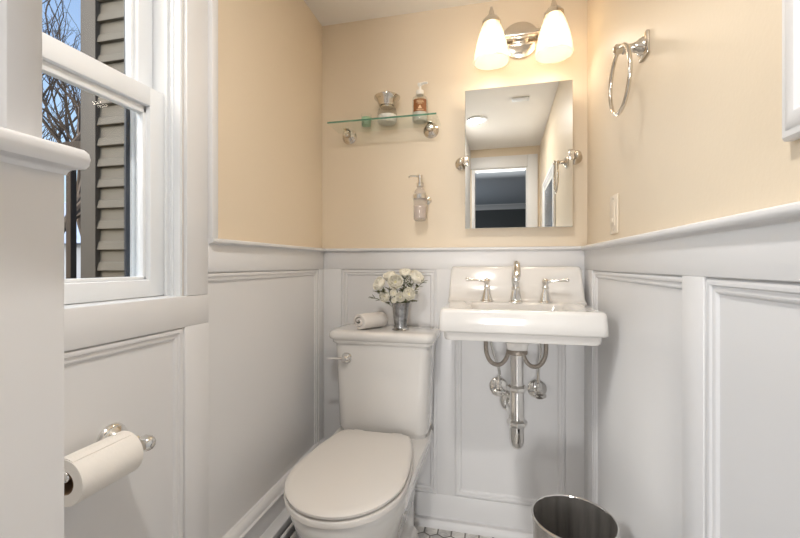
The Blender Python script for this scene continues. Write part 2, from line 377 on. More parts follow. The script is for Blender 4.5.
lab(MB().box(XL-.152, XL-.146, WY1-.024, WY1-.0125, SILL, WZ1-.02).build('screen_frame', M['jack'], win), 'dark frame of the insect screen')
def sash(x, z0, z1, rb, rt, st_, y0, y1):
    mb = MB(); d = .034
    mb.box(x-d, x, y0, y0+st_, z0, z1, .003).box(x-d, x, y1-st_, y1, z0, z1, .003).box(x-d, x, y0+st_-.002, y1-st_+.002, z0, z0+rb, .003).box(x-d, x, y0+st_-.002, y1-st_+.002, z1-rt, z1, .003)
    for a in ((y0+st_-.001, y0+st_+.009, z0+rb, z1-rt), (y1-st_-.009, y1-st_+.001, z0+rb, z1-rt), (y0+st_, y1-st_, z0+rb-.001, z0+rb+.008), (y0+st_, y1-st_, z1-rt-.018, z1-rt+.001)):
        mb.box(x-d+.006, x-.011, *a, .002)
    s = mb.build('sash', M['vinyl'], win)
    MB().box(x-.022, x-.018, y0+st_-.004, y1-st_+.004, z0+rb-.004, z1-rt+.004).build('glass_pane', M['glass'], s); return s
ls = sash(XL-.044, SILL+.001, 1.492, .040, .045, .046, WY0+.013, WY1-.007)
sash(XL-.083, 1.452, WZ1-.013, .042, .045, .042, WY0+.013, WY1-.007)

# ------------------------------------------------------------------ outside
struct(MB().box(-60, XL-WT-.001, -30, 60, -.75, -.7).build('ground_outside', M['lawn']))
YW = 1.80
hw = thing('house_wing', 'grey clapboard side of the house seen through the window', 'house', (-1.55, YW, -.7))
mb = MB(); z = -.7; pitch = .116; pr = []
while z < 4.2:
    pr += [(0.020, z), (.021, z+.004), (.014, z+.042), (.0055, z+.050), (.0, z+pitch-.002)]; z += pitch
pts = [(YW-h, zz) for h, zz in pr]
vs_ = [(x, y, zz) for x in (-2.2, XL-WT) for y, zz in pts]; n = len(pts)
mb.raw(vs_, [(i, i+1, n+i+1, n+i) for i in range(n-1)])
mb.box(-2.2, XL-WT, YW, YW+.1, -.7, 4.2)
mb.build('siding', M['siding'], hw, ang=20)
MB().box(-2.26, -2.155, YW-.03, YW+.1, -.7, 4.2, .003).build('corner_board', M['board'], hw)
MB().box(-2.26, -2.2, YW+.1, YW+4, -.7, 4.2).build('side_wall', M['board'], hw)
dk = thing('deck_stair', 'dark brown wooden deck post with stair rail beyond the house corner', 'deck', (-5.6, 4.2, -.7))
px, py = -5.45, 4.15
mb = MB(); mb.box(px-.04, px+.04, py-.04, py+.04, -.7, 2.62, .004); mb.build('post', M['wood'], dk)
MB().box(px-.9, px+2.6, py-.07, py+.07, 2.5, 2.68, .004).build('beam', M['wood'], dk)
for k in (0, 1):
    z0 = .62-.5*k
    MB().tube([(px-1.3, py, z0-.55), (px+1.6, py, z0+.75)], .045, 6).build('handrail', M['wood'], dk)
for k in range(12):
    x = px-1.2+k*.24; zz = (x-px+1.3)/2.9*1.3
    MB().box(x-.018, x+.018, py-.018, py+.018, -.43+zz, .07+zz).build('baluster', M['wood'], dk)
nb = thing('neighbour_house', 'pale blue house far behind the bare trees', 'house', (-21.5, 16, -.7))
MB().box(-25.5, -17.2, 14, 18.4, -.7, 2.1).build('wall', M['wallb'], nb)
MB().raw([(-26, 13.6, 2.0), (-16.8, 13.6, 2.0), (-16.8, 18.8, 2.0), (-26, 18.8, 2.0), (-26, 16.2, 4.3), (-16.8, 16.2, 4.3)], [(0, 1, 5, 4), (2, 3, 4, 5), (1, 2, 5), (0, 4, 3), (0, 3, 2, 1)]).build('roof', M['roofb'], nb)
def tree(base, h, seed, label, lean=0.0, depth=7):
    rnd = random.Random(seed); tk = thing('bare_tree', label, 'tree', base, 'bare winter trees in the yard')
    tr, br = MB(), MB()
    def grow(p, d, L, r, lev):
        pts = [p]; q = p.copy(); dd = d.copy()
        for k in range(4):
            dd = (dd+Vector((rnd.uniform(-1, 1), rnd.uniform(-1, 1), rnd.uniform(-.5, .8)))*.16).normalized(); q = q+dd*L/4; pts.append(q.copy())
        (tr if lev == 0 else br).tube(pts, [r*(1-.38*i/4) for i in range(5)], 7 if lev < 2 else 4)
        if lev >= depth: return
        for k in range(3 if lev < 4 else 2):
            o = pts[rnd.choice((2, 3, 4))] if k else pts[4]
            nd = (dd+Vector((rnd.uniform(-1, 1), rnd.uniform(-1, 1), rnd.uniform(-.35, .75)))*(.75 if k else .4)).normalized()
            grow(o, nd, L*rnd.uniform(.62, .82), r*(.6 if k else .64), lev+1)
    grow(Vector(base), Vector((lean, 0, 1)).normalized(), h*.28, h*.0115, 0)
    tr.build('trunk', M['bark'], tk); br.build('branches', M['bark'], tk)
tree((-8.9, 6.0, -.7), 12.0, 3, 'nearest bare tree, its thick forked limbs in the upper pane', .05)
tree((-10.6, 8.6, -.7), 11.0, 11, 'bare tree behind the deck post with a fine web of twigs', -.05)
tree((-14.0, 9.2, -.7), 12.5, 21, 'tall bare tree close by the pale blue house', .0)
tree((-9.5, 9.8, -.7), 12.5, 34, 'bare tree just left of the house corner board', .1)

# ------------------------------------------------------------------ baseboard heater on the left
ht = thing('baseboard_heater', 'white baseboard heater with black slots beside the toilet', 'heater', (XL+.08, 1.2, 0))
x0, x1, zt = XL+.0305, XL+.135, .222; y0, y1 = YS+.05, YB-.06
mb = MB(); mb.box(x0, x1, y0, y1, .03, zt-.03, .003).box(x0, x0+.042, y0, y1, zt-.03, zt, .002)
mb.box(x0+.061, x0+.064+.008, y0, y1, zt-.03, zt-.003, .002).box(x0+.092, x1, y0, y1, zt-.03, zt-.002, .002)
mb.box(x0, x1, y0-.004, y0, .0, zt, .002).box(x0, x1, y1, y1+.004, .0, zt, .002)
mb.build('cover', M['white'], ht)
lab(MB().box(x0+.041, x1-.01, y0, y1, zt-.0295, zt-.027).build('slot', M['black'], ht), 'black slot in the heater top')

# ------------------------------------------------------------------ toilet
TX = -.42
def egg(yf, yb, w, wb, z, cx=TX, n=26, rc=.03, fr=.40, pw=2.0):
    yc = yf+(yb-yf)*fr; right = []
    for i in range(n+1):
        a = math.pi/2*i/n; y = yc-(yc-yf)*math.cos(a)
        right.append((w*(math.sin(a))**(2/pw), y))
    m = 10
    for i in range(1, m+1):
        t = i/m; y = yc+(yb-rc-yc)*t
        right.append((w*math.sqrt(1-t*t*(1-(wb/w)**2)) if wb < w else wb+(w-wb)*(math.cos(math.pi*t)*.5+.5), y))
    for i in range(1, 6):
        a = math.pi/2*i/5; right.append((wb-rc+rc*math.cos(a), yb-rc+rc*math.sin(a)))
    pts = [(cx+x, y, z) for x, y in right]+[(cx-x, y, z) for x, y in right[::-1]]
    return [Vector(p) for p in pts[1:-0 or None] if True][:len(pts)-1]
def rrect(x0, x1, y0, y1, z, r, n=6):
    out = []
    for cx, cy, a0 in ((x1-r, y1-r, 0), (x0+r, y1-r, 90), (x0+r, y0+r, 180), (x1-r, y0+r, 270)):
        for i in range(n+1):
            a = R(a0+90*i/n); out.append(Vector((cx+r*math.cos(a), cy+r*math.sin(a), z)))
    return out
to = thing('toilet', 'white two-piece toilet with closed lid against the back wall', 'toilet', (TX, 1.3, 0))
lv = [(.000, 1.085, 1.56, .132, .132), (.030, 1.085, 1.56, .132, .132), (.045, 1.10, 1.555, .122, .122), (.055, 1.11, 1.55, .116, .118), (.15, 1.075, 1.55, .118, .120), (.23, 1.02, 1.56, .132, .128), (.29, .975, 1.57, .148, .142), (.325, .955, 1.585, .158, .156), (.345, .95, 1.59, .162, .168), (.349, .937, 1.595, .170, .176), (.385, .922, 1.60, .178, .184), (.408, .917, 1.60, .180, .186), (.416, .922, 1.598, .177, .183)]
MB().loft([egg(yf, yb, w_, wb_, z) for z, yf, yb, w_, wb_ in lv]).build('bowl', M['ceramic'], to, ang=50)
MB().loft([egg(yf, 1.415, w_, wb_, z, rc=.02, fr=.42) for z, yf, w_, wb_ in ((.418, .918, .173, .135), (.421, .913, .177, .138), (.432, .912, .178, .138), (.4365, .916, .175, .136))]).build('seat', M['seatp'], to, ang=50)
MB().loft([egg(yf, 1.408, w_, wb_, z, rc=.02, fr=.42) for z, yf, w_, wb_ in ((.441, .922, .168, .130), (.444, .914, .174, .134), (.451, .913, .175, .134), (.455, .918, .171, .131), (.457, .935, .158, .122)) ]).build('lid', M['seatp'], to, ang=50)
for s in (-1, 1): MB().box(TX+s*.075-.02, TX+s*.075+.02, 1.405, 1.435, .416, .450, .005).build('hinge', M['seatp'], to)
TC = -.417
MB().loft([rrect(TC-a, TC+a, yf, 1.625, z, r) for z, a, yf, r in ((.414, .168, 1.470, .04), (.428, .171, 1.466, .04), (.434, .1755, 1.462, .04), (.441, .178, 1.459, .04), (.60, .184, 1.457, .04), (.776, .191, 1.453, .04))]).build('tank', M['ceramic'], to, ang=50)
MB().loft([rrect(TC-a, TC+a, yf, 1.632, z, .035) for z, a, yf in ((.768, .196, 1.448), (.771, .199, 1.445), (.781, .200, 1.444), (.784, .205, 1.440), (.788, .2095, 1.4365), (.796, .212, 1.434), (.805, .2118, 1.434), (.812, .209, 1.437), (.816, .204, 1.442), (.8172, .198, 1.448), (.8187, .192, 1.454))]).build('tank_lid', M['ceramic'], to, ang=40)
lvx, lvz, lvy = -.551, .713, 1.455
fl = MB().lathe([(.021, 0), (.021, .004), (.017, .009), (.012, .010), (.011, .022), (.013, .026), (.008, .031), (.0, .032)], (lvx, lvy, lvz), (0, -1, 0), 28).build('flush_lever', M['chrome'], to)
MB().tube([(lvx, lvy-.018, lvz), (lvx-.03, lvy-.021, lvz), (lvx-.055, lvy-.022, lvz-.001), (lvx-.072, lvy-.022, lvz-.002)], [.0065, .006, .0062, .0055], 12, flat=.8).build('handle', M['chrome'], fl)

# ------------------------------------------------------------------ rolled towel, vase, flowers on the tank
ZT = .8187
def rolled(c, ang, L, r):
    d = Vector((math.cos(ang), math.sin(ang), 0)); n = Vector((-d.y, d.x, 0)); mb = MB()
    turns, k = 1.9, 66; prof = []
    for i in range(k):
        t = i/(k-1); a = turns*2*math.pi*t-.75; rr = .009+(r-.009)*t**.9; prof.append((rr, a))
    rings = []
    for L_, s in ((-.5, .93), (-.485, 1), (-.2, 1.02), (.2, 1.02), (.485, 1), (.5, .93)):
        out = [Vector(c)+d*L*L_+n*(math.cos(a)*rr*s)*1.12+Vector((0, 0, r*.80+math.sin(a)*rr*s*.80)) for rr, a in prof]
        inn = [Vector(c)+d*L*L_+n*(math.cos(a)*max(rr*s-.0105, .001))*1.12+Vector((0, 0, r*.80+math.sin(a)*max(rr*s-.0105, .001)*.80)) for rr, a in prof]
        rings.append(out+inn[::-1])
    mb.loft(rings); return mb
tag(rolled((-.480, 1.528, ZT), R(56), .118, .042).build('hand_towel', M['towel'], base=(-.478, 1.535, ZT), ang=60), 'small white rolled hand towel on the toilet tank', 'towel')
VX, VY = -.352, 1.515
va = tag(MB().lathe([(.031, 0), (.0325, .003), (.030, .006), (.0245, .009), (.0240, .02), (.0325, .090), (.0355, .104), (.0375, .107), (.0365, .109), (.033, .105), (.031, .095), (.020, .02), (.0, .016)], (VX, VY, ZT), seg=32).build('vase', M['pewter'], base=(VX, VY, ZT)), 'silvery tapered metal vase holding cream flowers on the toilet tank', 'vase')
cr_, fw_ = Vector((.9738, .2275, 0)), Vector((-.2275, .9738, 0))
vt = Vector((VX, VY, ZT+.109))
def flower(zx, zy, dep, size, label, face):
    p = vt+cr_*((zx-315)*.00051)+Vector((0, 0, (318-zy)*.00048))-fw_*dep
    up = (Vector(face[0])*1.0).normalized() if isinstance(face[0], tuple) else (cr_*face[0]-fw_*face[1]+Vector((0, 0, face[2]))).normalized()
    t = thing('ranunculus', label, 'flower', p, 'cream flowers in the silver vase')
    d, u, v = orth(up); r = size*1.2; mb = MB()
    for ring, (cnt, rad, tilt, ln) in enumerate(((5, .10, .15, .55), (6, .28, .30, .72), (7, .46, .62, .85), (8, .55, 1.02, .95))):
        for k in range(cnt):
            a = 2*math.pi*(k+.5*(ring % 2))/cnt+ring*.4; o = u*math.cos(a)+v*math.sin(a); s = d.cross(o); grid = []
            for i in range(5):
                f = i/4; row = []
                for j in range(5):
                    g = (j-2)/2; wd = r*(.20+.40*math.sin(math.pi*(.18+.66*f)))*(1.0 if ring else .8)
                    bend = tilt+.25-f*.55; out = r*rad*.6+r*ln*f*math.sin(max(bend, .05))*.9; hh = -r*.32+r*ln*f*math.cos(bend)*.95
                    row.append(p+o*(out*(1-.22*g*g))+s*(wd*g)+d*(hh+r*.10*g*g*f))
                grid.append(row)
            mb.raw([q for row in grid for q in row], [(i*5+j, i*5+j+1, i*5+j+6, i*5+j+5) for i in range(4) for j in range(4)])
    b = mb.build('blossom', M['petal'], t, ang=70)
    mod = b.modifiers.new('thickness', 'SOLIDIFY'); mod.thickness = .0007
    lab(MB().ball(p+d*r*.02, r*.24, 12).build('centre', M['petalc'], b), 'yellow-green flower centre')
    q = vt+(p-vt)*.18-Vector((0, 0, .055)); q.x = VX+(q.x-VX)*.6; q.y = VY+(q.y-VY)*.6
    MB().tube(spline([q, (q+p)/2+Vector((0, 0, .008)), p-d*r*.30], 4), .0016, 6).build('stem', M['stem'], t)
FL = [(158, 172, .012, .027, 'large cream flower at the far left of the bouquet', (-.75, .5, .45)),
      (232, 112, -.012, .025, 'cream flower standing upright behind the open middle bloom', (-.3, .3, .9)),
      (278, 158, .026, .029, 'big open cream flower facing front in the middle of bouquet', (-.1, .95, .35)),
      (352, 88, -.006, .024, 'topmost cream flower in the bouquet', (.05, .4, .9)),
      (432, 122, .004, .030, 'large cream flower high on the right of bouquet', (.55, .5, .65)),
      (200, 268, .022, .022, 'cream flower drooping low at the left of the vase rim', (-.5, .8, .0)),
      (312, 270, .042, .019, 'small cream bloom hanging over the front of vase rim', (0, 1, .05)),
      (372, 248, .034, .024, 'round cream flower at lower right just over the vase rim', (.35, .9, .2)),
      (262, 240, .040, .013, 'tiny cream bud between the open middle bloom and vase rim', (-.2, .9, .3)),
      (268, 296, .040, .011, 'tiniest cream bud touching the left of vase rim', (-.2, .9, 0))]
for f in FL: flower(*f)
SP = [(110, 270, .02), (140, 225, .015), (230, 205, .0), (345, 130, .01), (395, 165, .025), (490, 145, .0), (420, 235, .02), (330, 205, .02), (235, 165, -.02), (405, 285, .025), (180, 215, .03), (380, 120, .02)]
for i, (zx, zy, dep) in enumerate(SP):
    e = vt+cr_*((zx-315)*.00051)+Vector((0, 0, (305-zy)*.0005))-fw_*dep
    s = vt+(e-vt)*.15-Vector((0, 0, .04)); s.x = VX+(s.x-VX)*.5; s.y = VY+(s.y-VY)*.5
    t = thing('leaf_sprig', 'narrow olive green leaf sprig among the cream flowers', 'leaf', s, 'green sprigs in the silver vase')
    ln = spline([s, (s+e)/2+Vector((0, 0, .010)), e], 5)
    MB().tube(ln, .0010, 5).build('stem', M['stem'], t)
    rnd = random.Random(i); mb = MB()
    for k in range(4, len(ln)):
        for sd in (-1, 1):
            o = ln[k]; td = (ln[k]-ln[k-1]).normalized(); dr = (td+cr_*sd*rnd.uniform(.4, 1)+Vector((0, 0, rnd.uniform(-.5, .5)))-fw_*rnd.uniform(-.4, .5)).normalized()
            d, u, v = orth(dr); L = rnd.uniform(.014, .022); wv = []
            for f, wd in ((0, .0006), (.3, .0052), (.6, .0058), (.85, .0032), (1, .0003)): wv += [o+d*L*f+u*wd+v*L*.18*f*f, o+d*L*f+v*(L*.18*f*f-.0012), o+d*L*f-u*wd+v*L*.18*f*f]
            mb.raw(wv, [(a*3+j, a*3+j+1, a*3+j+4, a*3+j+3) for a in range(4) for j in range(2)])
    o = mb.build('leaves', M['leaf'], t, ang=80); o.modifiers.new('thickness', 'SOLIDIFY').thickness = .0005

# ------------------------------------------------------------------ sink
SX0, SX1, SY0, ZR = -.166, .321, 1.224, .937
SXC = (SX0+SX1)/2
sk = thing('wall_sink', 'white rectangular wall-hung sink with tall sloped backsplash', 'sink', (SXC, 1.6, .845))
def o_(i, z, r=.018, yb=1.638): return rrect(SX0+i, SX1-i, SY0+i, yb, z, r)
bx0, bx1, by0, by1 = -.075, .232, 1.262, 1.462
def b_(i, z, r): return rrect(bx0+i, bx1-i, by0+i, by1-i, z, r)
rings = [rrect(.046, .112, 1.372, 1.438, .788, .02), rrect(.041, .117, 1.362, 1.448, .812, .03), rrect(.005, .155, 1.33, 1.48, .823, .04), rrect(-.03, .19, 1.30, 1.50, .839, .04), o_(.028, .8375), o_(.019, .8395), o_(.0155, .847), o_(.0135, .862), o_(.0125, .8645), o_(.003, .8665), o_(.0, .872), o_(.001, .90), o_(.003, .926), o_(.0055, .9335), o_(.010, .937), o_(.016, .9375),
         b_(-.004, .9370, .03), b_(0, .9345, .03), b_(.004, .928, .03), b_(.012, .88, .035), b_(.03, .848, .05), b_(.07, .836, .03)]
MB().loft(rings).build('basin', M['ceramic'], sk, ang=50)
def bs(z, i, yf, r): return rrect(SX0-.006+i, SX1+.006-i, yf, 1.638, z, r)
MB().loft([bs(.925, .004, 1.512, .012), bs(.937, .003, 1.515, .012), bs(.942, .004, 1.528, .012), bs(.95, .0045, 1.536, .012), bs(1.0, .007, 1.553, .012), bs(1.052, .010, 1.569, .012), bs(1.062, .013, 1.574, .012), bs(1.066, .018, 1.582, .010)]).build('backsplash', M['ceramic'], sk, ang=50)
MB().lathe([(.0, 0), (.020, 0), (.022, .002), (.018, .004), (.0, .004)], ((bx0+bx1)/2, 1.37, .8365)).build('drain', M['chrome'], sk)
# faucet
FX, FY = .079, 1.485
fc = thing('faucet', 'chrome widespread faucet with two lever handles on the sink ledge', 'faucet', (FX, FY, ZR))
bell = [(.0245, 0), (.0255, .003), (.0245, .006), (.021, .009), (.020, .012), (.017, .026), (.0125, .040), (.0105, .050), (.0125, .053), (.0125, .057), (.0095, .060), (.0095, .068)]
sp = MB().lathe([(.025, 0), (.026, .003), (.025, .006), (.0215, .010), (.021, .016), (.017, .034), (.0145, .046), (.0165, .050), (.0165, .054), (.0135, .058), (.0145, .075), (.0165, .085), (.0155, .092), (.0135, .096)], (FX, FY, ZR), seg=28).build('spout', M['chrome'], fc)
MB().tube(spline([(FX, FY, ZR+.09), (FX, FY-.002, ZR+.115), (FX, FY-.018, ZR+.132), (FX, FY-.045, ZR+.138), (FX, FY-.075, ZR+.130), (FX, FY-.095, ZR+.112), (FX, FY-.100, ZR+.098)], 6), [.0135]*12+[.0125]*12+[.012]*10+[.013]*3, 16).build('gooseneck', M['chrome'], sp)
for s, x in ((-1, -.022), (1, .180)):
    h = MB().lathe(bell+[(.011, .071), (.0125, .077), (.010, .083), (.004, .087), (.0, .088)], (x, FY+.005, ZR)).build('handle', M['chrome'], fc)
    e = Vector((x+s*.066, FY-.008, ZR+.082))
    m_ = MB().tube(spline([(x+s*.006, FY+.003, ZR+.076), (x+s*.025, FY, ZR+.079), (x+s*.045, FY-.004, ZR+.080), e], 4), [.0052]*5+[.004]*4+[.0045, .005, .0055, .006], 12)
    m_.ball(e+Vector((s*.004, 0, 0)), .0078, 12); m_.build('lever', M['chrome'], h)
# drain under the sink
PX, PY = .079, 1.405
dr = thing('drain_trap', 'chrome drain pipe and trap hanging under the sink', 'pipe', (PX, PY, .456))
lab(MB().lathe([(.030, .770), (.035, .773), (.035, .781), (.032, .785), (.030, .790)], (PX, PY, 0), seg=28).build('flange', M['hose'], dr), 'dull bronze drain flange')
MB().lathe([(.0215, .66), (.0215, .772), (.0235, .774), (.0235, .786)], (PX, PY, 0), seg=24).build('tailpiece', M['chrome'], dr)
mb = MB(); mb.lathe([(.024, .643), (.029, .645), (.0335, .652), (.0335, .660), (.027, .665), (.024, .667)], (PX, PY, 0), seg=8); mb.build('slip_nut', M['chrome'], dr, ang=20)
mb = MB(); mb.lathe([(.024, .525), (.030, .527), (.034, .535), (.034, .545), (.027, .549), (.024, .551)], (PX, PY, 0), seg=8); mb.build('slip_nut', M['chrome'], dr, ang=20)
MB().lathe([(.0235, .545), (.0235, .645)], (PX, PY, 0), seg=24).build('extension_tube', M['chrome'], dr)
pth = [(PX, PY, .53), (PX, PY, .497)]+[(PX, PY+.040-.040*math.cos(a), .497-.040*math.sin(a)) for a in [math.pi*k/12 for k in range(1, 12)]]+[(PX, PY+.08, .497), (PX, PY+.081, .510), (PX-.002, PY+.087, .522), (PX-.004, PY+.102, .530), (PX-.006, PY+.13, .532), (PX-.010, 1.645, .532)]
MB().tube(pth, .0235, 20).build('trap', M['chrome'], dr)
MB().lathe([(.045, 0), (.044, .004), (.036, .012), (.026, .016), (.024, .018)], (PX-.010, 1.638, .532), (0, -1, 0), 32).build('wall_flange', M['chrome'], dr)
# shut-off valves and hoses
for s, x, lb, hl in ((-1, .022, 'chrome shut-off valve left of the drain trap', 'thin supply hose rising from the valve left of the drain trap'), (1, .167, 'chrome shut-off valve right of the drain trap', 'thin supply hose rising from the valve right of the drain trap')):
    v = thing('shutoff_valve', lb, 'valve', (x, 1.638, .588), 'shut-off valves under the sink')
    MB().lathe([(.036, 0), (.036, .003), (.030, .008), (.016, .011), (.012, .012)], (x, 1.6375, .588), (0, -1, 0), 30).build('wall_flange', M['chrome'], v)
    MB().lathe([(.010, .008), (.010, .036), (.013, .038), (.013, .06), (.009, .062), (.009, .070)], (x, 1.6375, .588), (0, -1, 0), 16).lathe([(.009, 0), (.009, .022), (.0115, .024), (.0115, .036), (.006, .038)], (x, 1.588, .588), seg=8).build('body', M['chrome'], v)
    MB().lathe([(.012, 0), (.020, .003), (.021, .009), (.016, .013), (.0, .014)], (x+s*.002, 1.57, .587), (0, -1, -.25), 20, sx=1.15, sy=.7).build('handle', M['chrome'], v)
    hx = -.022 if s < 0 else .180
    hp = tag(MB().tube(spline([(x, 1.588, .624), (x-s*.000, 1.582, .67), ((x+hx)/2, 1.56, .74), (hx+s*(-.012), 1.535, .80), (hx-s*.010, 1.53, .85)], 6), .0058, 10).build('supply_hose', M['chrome'], base=(x, 1.588, .624)), hl, 'hose', 'supply hoses under the sink')
    y = 1.50
    q = [(hx, y, .85), (hx-s*(-.004), y, .775), (hx-s*.003, y, .735), (hx-s*.022, y-.004, .712), (hx-s*.05, y-.006, .712), (hx-s*.072, y-.006, .742), (hx-s*.082, y, .80), (hx-s*.085, y+.01, .84)]
    tag(MB().tube(spline(q, 6), .0078, 10).build('faucet_hose', M['hose'], base=q[0]), 'brown-grey looped hose under the sink %s of the drain pipe' % ('left' if s < 0 else 'right'), 'hose', 'looped faucet hoses under the sink')

# ------------------------------------------------------------------ waste bin
WX, WYb = .206, 1.118
wbn = thing('waste_bin', 'round tapered stainless steel waste bin on floor by right wall', 'bin', (WX, WYb, 0))
MB().lathe([(.0, .0), (.082, .0), (.085, .004), (.104, .408), (.1015, .408), (.083, .008), (.0, .006)], (WX, WYb, 0), seg=56, cap0=False, cap1=False).build('body', M['steel'], wbn)
MB().torus((WX, WYb, .410), .1035, .0032, (0, 0, 1), 64, 10).build('rim', M['chrome'], wbn)

# ------------------------------------------------------------------ toilet paper holder and roll
TY, TZ, TXo = .639, .728, -.672
tp = thing('toilet_paper_holder', 'chrome toilet paper holder on the left wall below the window', 'paper holder', (XL+.004, TY, TZ))
MB().lathe([(.030, 0), (.031, .004), (.029, .009), (.026, .011), (.0255, .016), (.021, .021), (.019, .024), (.0135, .032), (.0095, .044), (.0085, .056), (.0115, .059), (.0115, .064), (.008, .067), (.0085, .074)], (XL+.002, TY, TZ), (1, 0, 0), 30).build('post', M['chrome'], tp)
MB().lathe([(.0085, 0), (.0125, .003), (.0150, .009), (.0150, .018), (.0125, .024), (.009, .027), (.0, .028)], (XL+.074, TY, TZ), (1, 0, 0), 24).build('knob', M['chrome'], tp)
MB().tube([(TXo-.006, TY, TZ), (TXo-.006, TY-.02, TZ), (TXo-.006, TY-.128, TZ)], .0075, 14).ball((TXo-.006, TY-.130, TZ), .0105, 14).build('bar', M['chrome'], tp)
rc = Vector((TXo-.006, TY-.020, TZ-.0095)); rr, rl = .0385, .114
t = thing('toilet_roll', 'half-used white toilet paper roll on the chrome holder', 'toilet paper', rc-Vector((0, rl/2, rr)))
MB().lathe([(rr*.5, 0), (rr*.985, 0), (rr, .0015), (rr, rl-.0015), (rr*.985, rl), (rr*.5, rl)], rc, (0, -1, 0), 48, False, False).build('paper', M['paper'], t)
lab(MB().lathe([(rr*.5, 0), (rr*.5, rl), (rr*.475, rl), (rr*.475, 0), (rr*.5, 0)], rc, (0, -1, 0), 40, False, False).build('core', M['card'], t), 'brown cardboard core')
mb = MB(); prof = []
for i in range(8):
    a = R(128-i*9); prof.append((math.cos(a)*(rr+.0012), math.sin(a)*(rr+.0012)))
rings = [[Vector((rc.x+x, y, rc.z+z)) for x, z in prof] + [Vector((rc.x+x*.97, y, rc.z+z*.97)) for x, z in prof[::-1]] for y in (rc.y-.001, rc.y-rl*.4, rc.y-rl+.001)]
mb.loft(rings).build('loose_sheet', M['paper'], t)

# ------------------------------------------------------------------ glass shelf and what stands on it
SZ = 1.645
sh = thing('glass_shelf', 'clear glass shelf on two metal wall mounts', 'shelf', (-.432, 1.64, SZ))
g = MB(); x0, x1, y0, y1 = -.655, -.210, 1.505, 1.634
g.raw([(x0, y0, SZ), (x1, y0, SZ), (x1, y1, SZ), (x0, y1, SZ), (x0, y0, SZ+.007), (x1, y0, SZ+.007), (x1, y1, SZ+.007), (x0, y1, SZ+.007)], [(0, 3, 2, 1), (4, 5, 6, 7)])
g.bm.verts.ensure_lookup_table()
for f in ((0, 1, 5, 4), (1, 2, 6, 5), (2, 3, 7, 6), (3, 0, 4, 7)):
    q = g.bm.faces.new([g.bm.verts[i] for i in f]); q.material_index = 1 if f == (0, 1, 5, 4) else 0
g.build('glass', [M['sglass'], M['gedge']], sh, smooth=False)
for x in (-.612, -.252):
    b = MB().lathe([(.032, 0), (.0325, .003), (.030, .007), (.026, .009), (.025, .013), (.017, .018), (.012, .020), (.011, .034), (.014, .036), (.014, .048), (.010, .052), (.0, .053)], (x, YB, SZ-.012), (0, -1, 0), 30).build('wall_mount', M['nickel'], sh)
    MB().box(x-.011, x+.011, YB-.05, YB-.012, SZ-.008, SZ-.0004, .002).box(x-.011, x+.011, YB-.05, YB-.012, SZ+.0074, SZ+.012, .002).box(x-.011, x+.011, YB-.0145, YB-.010, SZ-.008, SZ+.012, .001).build('clip', M['nickel'], b)
ZS = SZ+.0075
t = thing('votive_cup', 'small green glass cup on the left of the glass shelf', 'cup', (-.522, 1.608, ZS))
MB().lathe([(.0, .0), (.019, .0), (.0205, .003), (.0235, .056), (.0220, .056), (.0190, .008), (.0, .007)], (-.522, 1.608, ZS), seg=28, cap0=False, cap1=False).build('glass', M['cglass'], t)
lab(MB().lathe([(.0, .008), (.0185, .0085), (.0205, .042), (.0, .043)], (-.522, 1.608, ZS), seg=24).build('candle', M['green'], t), 'pale green filling')
jx, jy = -.427, 1.594
t = thing('glass_jar', 'clear glass jar with flared metal lid on the shelf', 'jar', (jx, jy, ZS))
MB().lathe([(.0, 0), (.034, 0), (.0385, .004), (.0405, .014), (.0405, .045), (.037, .062), (.031, .072), (.0285, .078), (.0275, .078), (.0300, .071), (.0355, .061), (.0390, .044), (.0390, .014), (.032, .005), (.0, .005)], (jx, jy, ZS), seg=32, cap0=False, cap1=False).build('body', M['cglass'], t)
lab(MB().lathe([(.0, .006), (.034, .008), (.0382, .016), (.0382, .036), (.0, .040)], (jx, jy, ZS), seg=28).build('contents', M['bath'], t), 'white contents in the jar')
lid = MB().lathe([(.0, .070), (.0265, .070), (.0265, .0765), (.033, .0765), (.036, .082), (.040, .093), (.046, .103), (.0535, .110), (.0545, .114), (.051, .117), (.040, .119), (.020, .123), (.006, .126), (.005, .130)], (jx, jy, ZS), seg=36).build('lid', M['nickel'], t)
MB().ball((jx, jy, ZS+.137), .0075, 14).build('knob', M['nickel'], lid)
bx, by = -.291, 1.603
t = thing('soap_bottle', 'clear pump soap bottle with brown label on the shelf', 'soap bottle', (bx, by, ZS))
MB().lathe([(.0, 0), (.028, 0), (.031, .003), (.0315, .010), (.0315, .092), (.029, .101), (.021, .108), (.0135, .112), (.013, .120), (.012, .120), (.0125, .111), (.020, .106), (.028, .099), (.030, .091), (.030, .010), (.027, .004), (.0, .004)], (bx, by, ZS), seg=32, cap0=False, cap1=False).build('body', M['cglass'], t)
MB().lathe([(.0, .005), (.0275, .005), (.0295, .010), (.0295, .042), (.0, .043)], (bx, by, ZS), seg=32).build('liquid', M['soap'], t)
p_ = MB().lathe([(.0155, .114), (.0155, .129), (.014, .132), (.006, .133), (.005, .150), (.009, .152), (.010, .161), (.006, .163), (.0, .163)], (bx, by, ZS), seg=20).build('pump', M['pump'], t)
MB().tube([(bx, by, ZS+.157), (bx+.02, by-.010, ZS+.158), (bx+.033, by-.016, ZS+.154)], [.006, .0048, .004], 10).build('nozzle', M['pump'], p_)
def wrap(c, r, a0, a1, z0, z1, n=10, th=.0004):
    rings = []
    for i in range(n+1):
        a = a0+(a1-a0)*i/n; o = Vector((math.cos(a), math.sin(a), 0)); q = Vector(c)
        rings.append([q+o*r+Vector((0, 0, z0)), q+o*(r+th)+Vector((0, 0, z0)), q+o*(r+th)+Vector((0, 0, z1)), q+o*r+Vector((0, 0, z1))])
    return MB().loft(rings)
fa = math.atan2(-by, -bx)
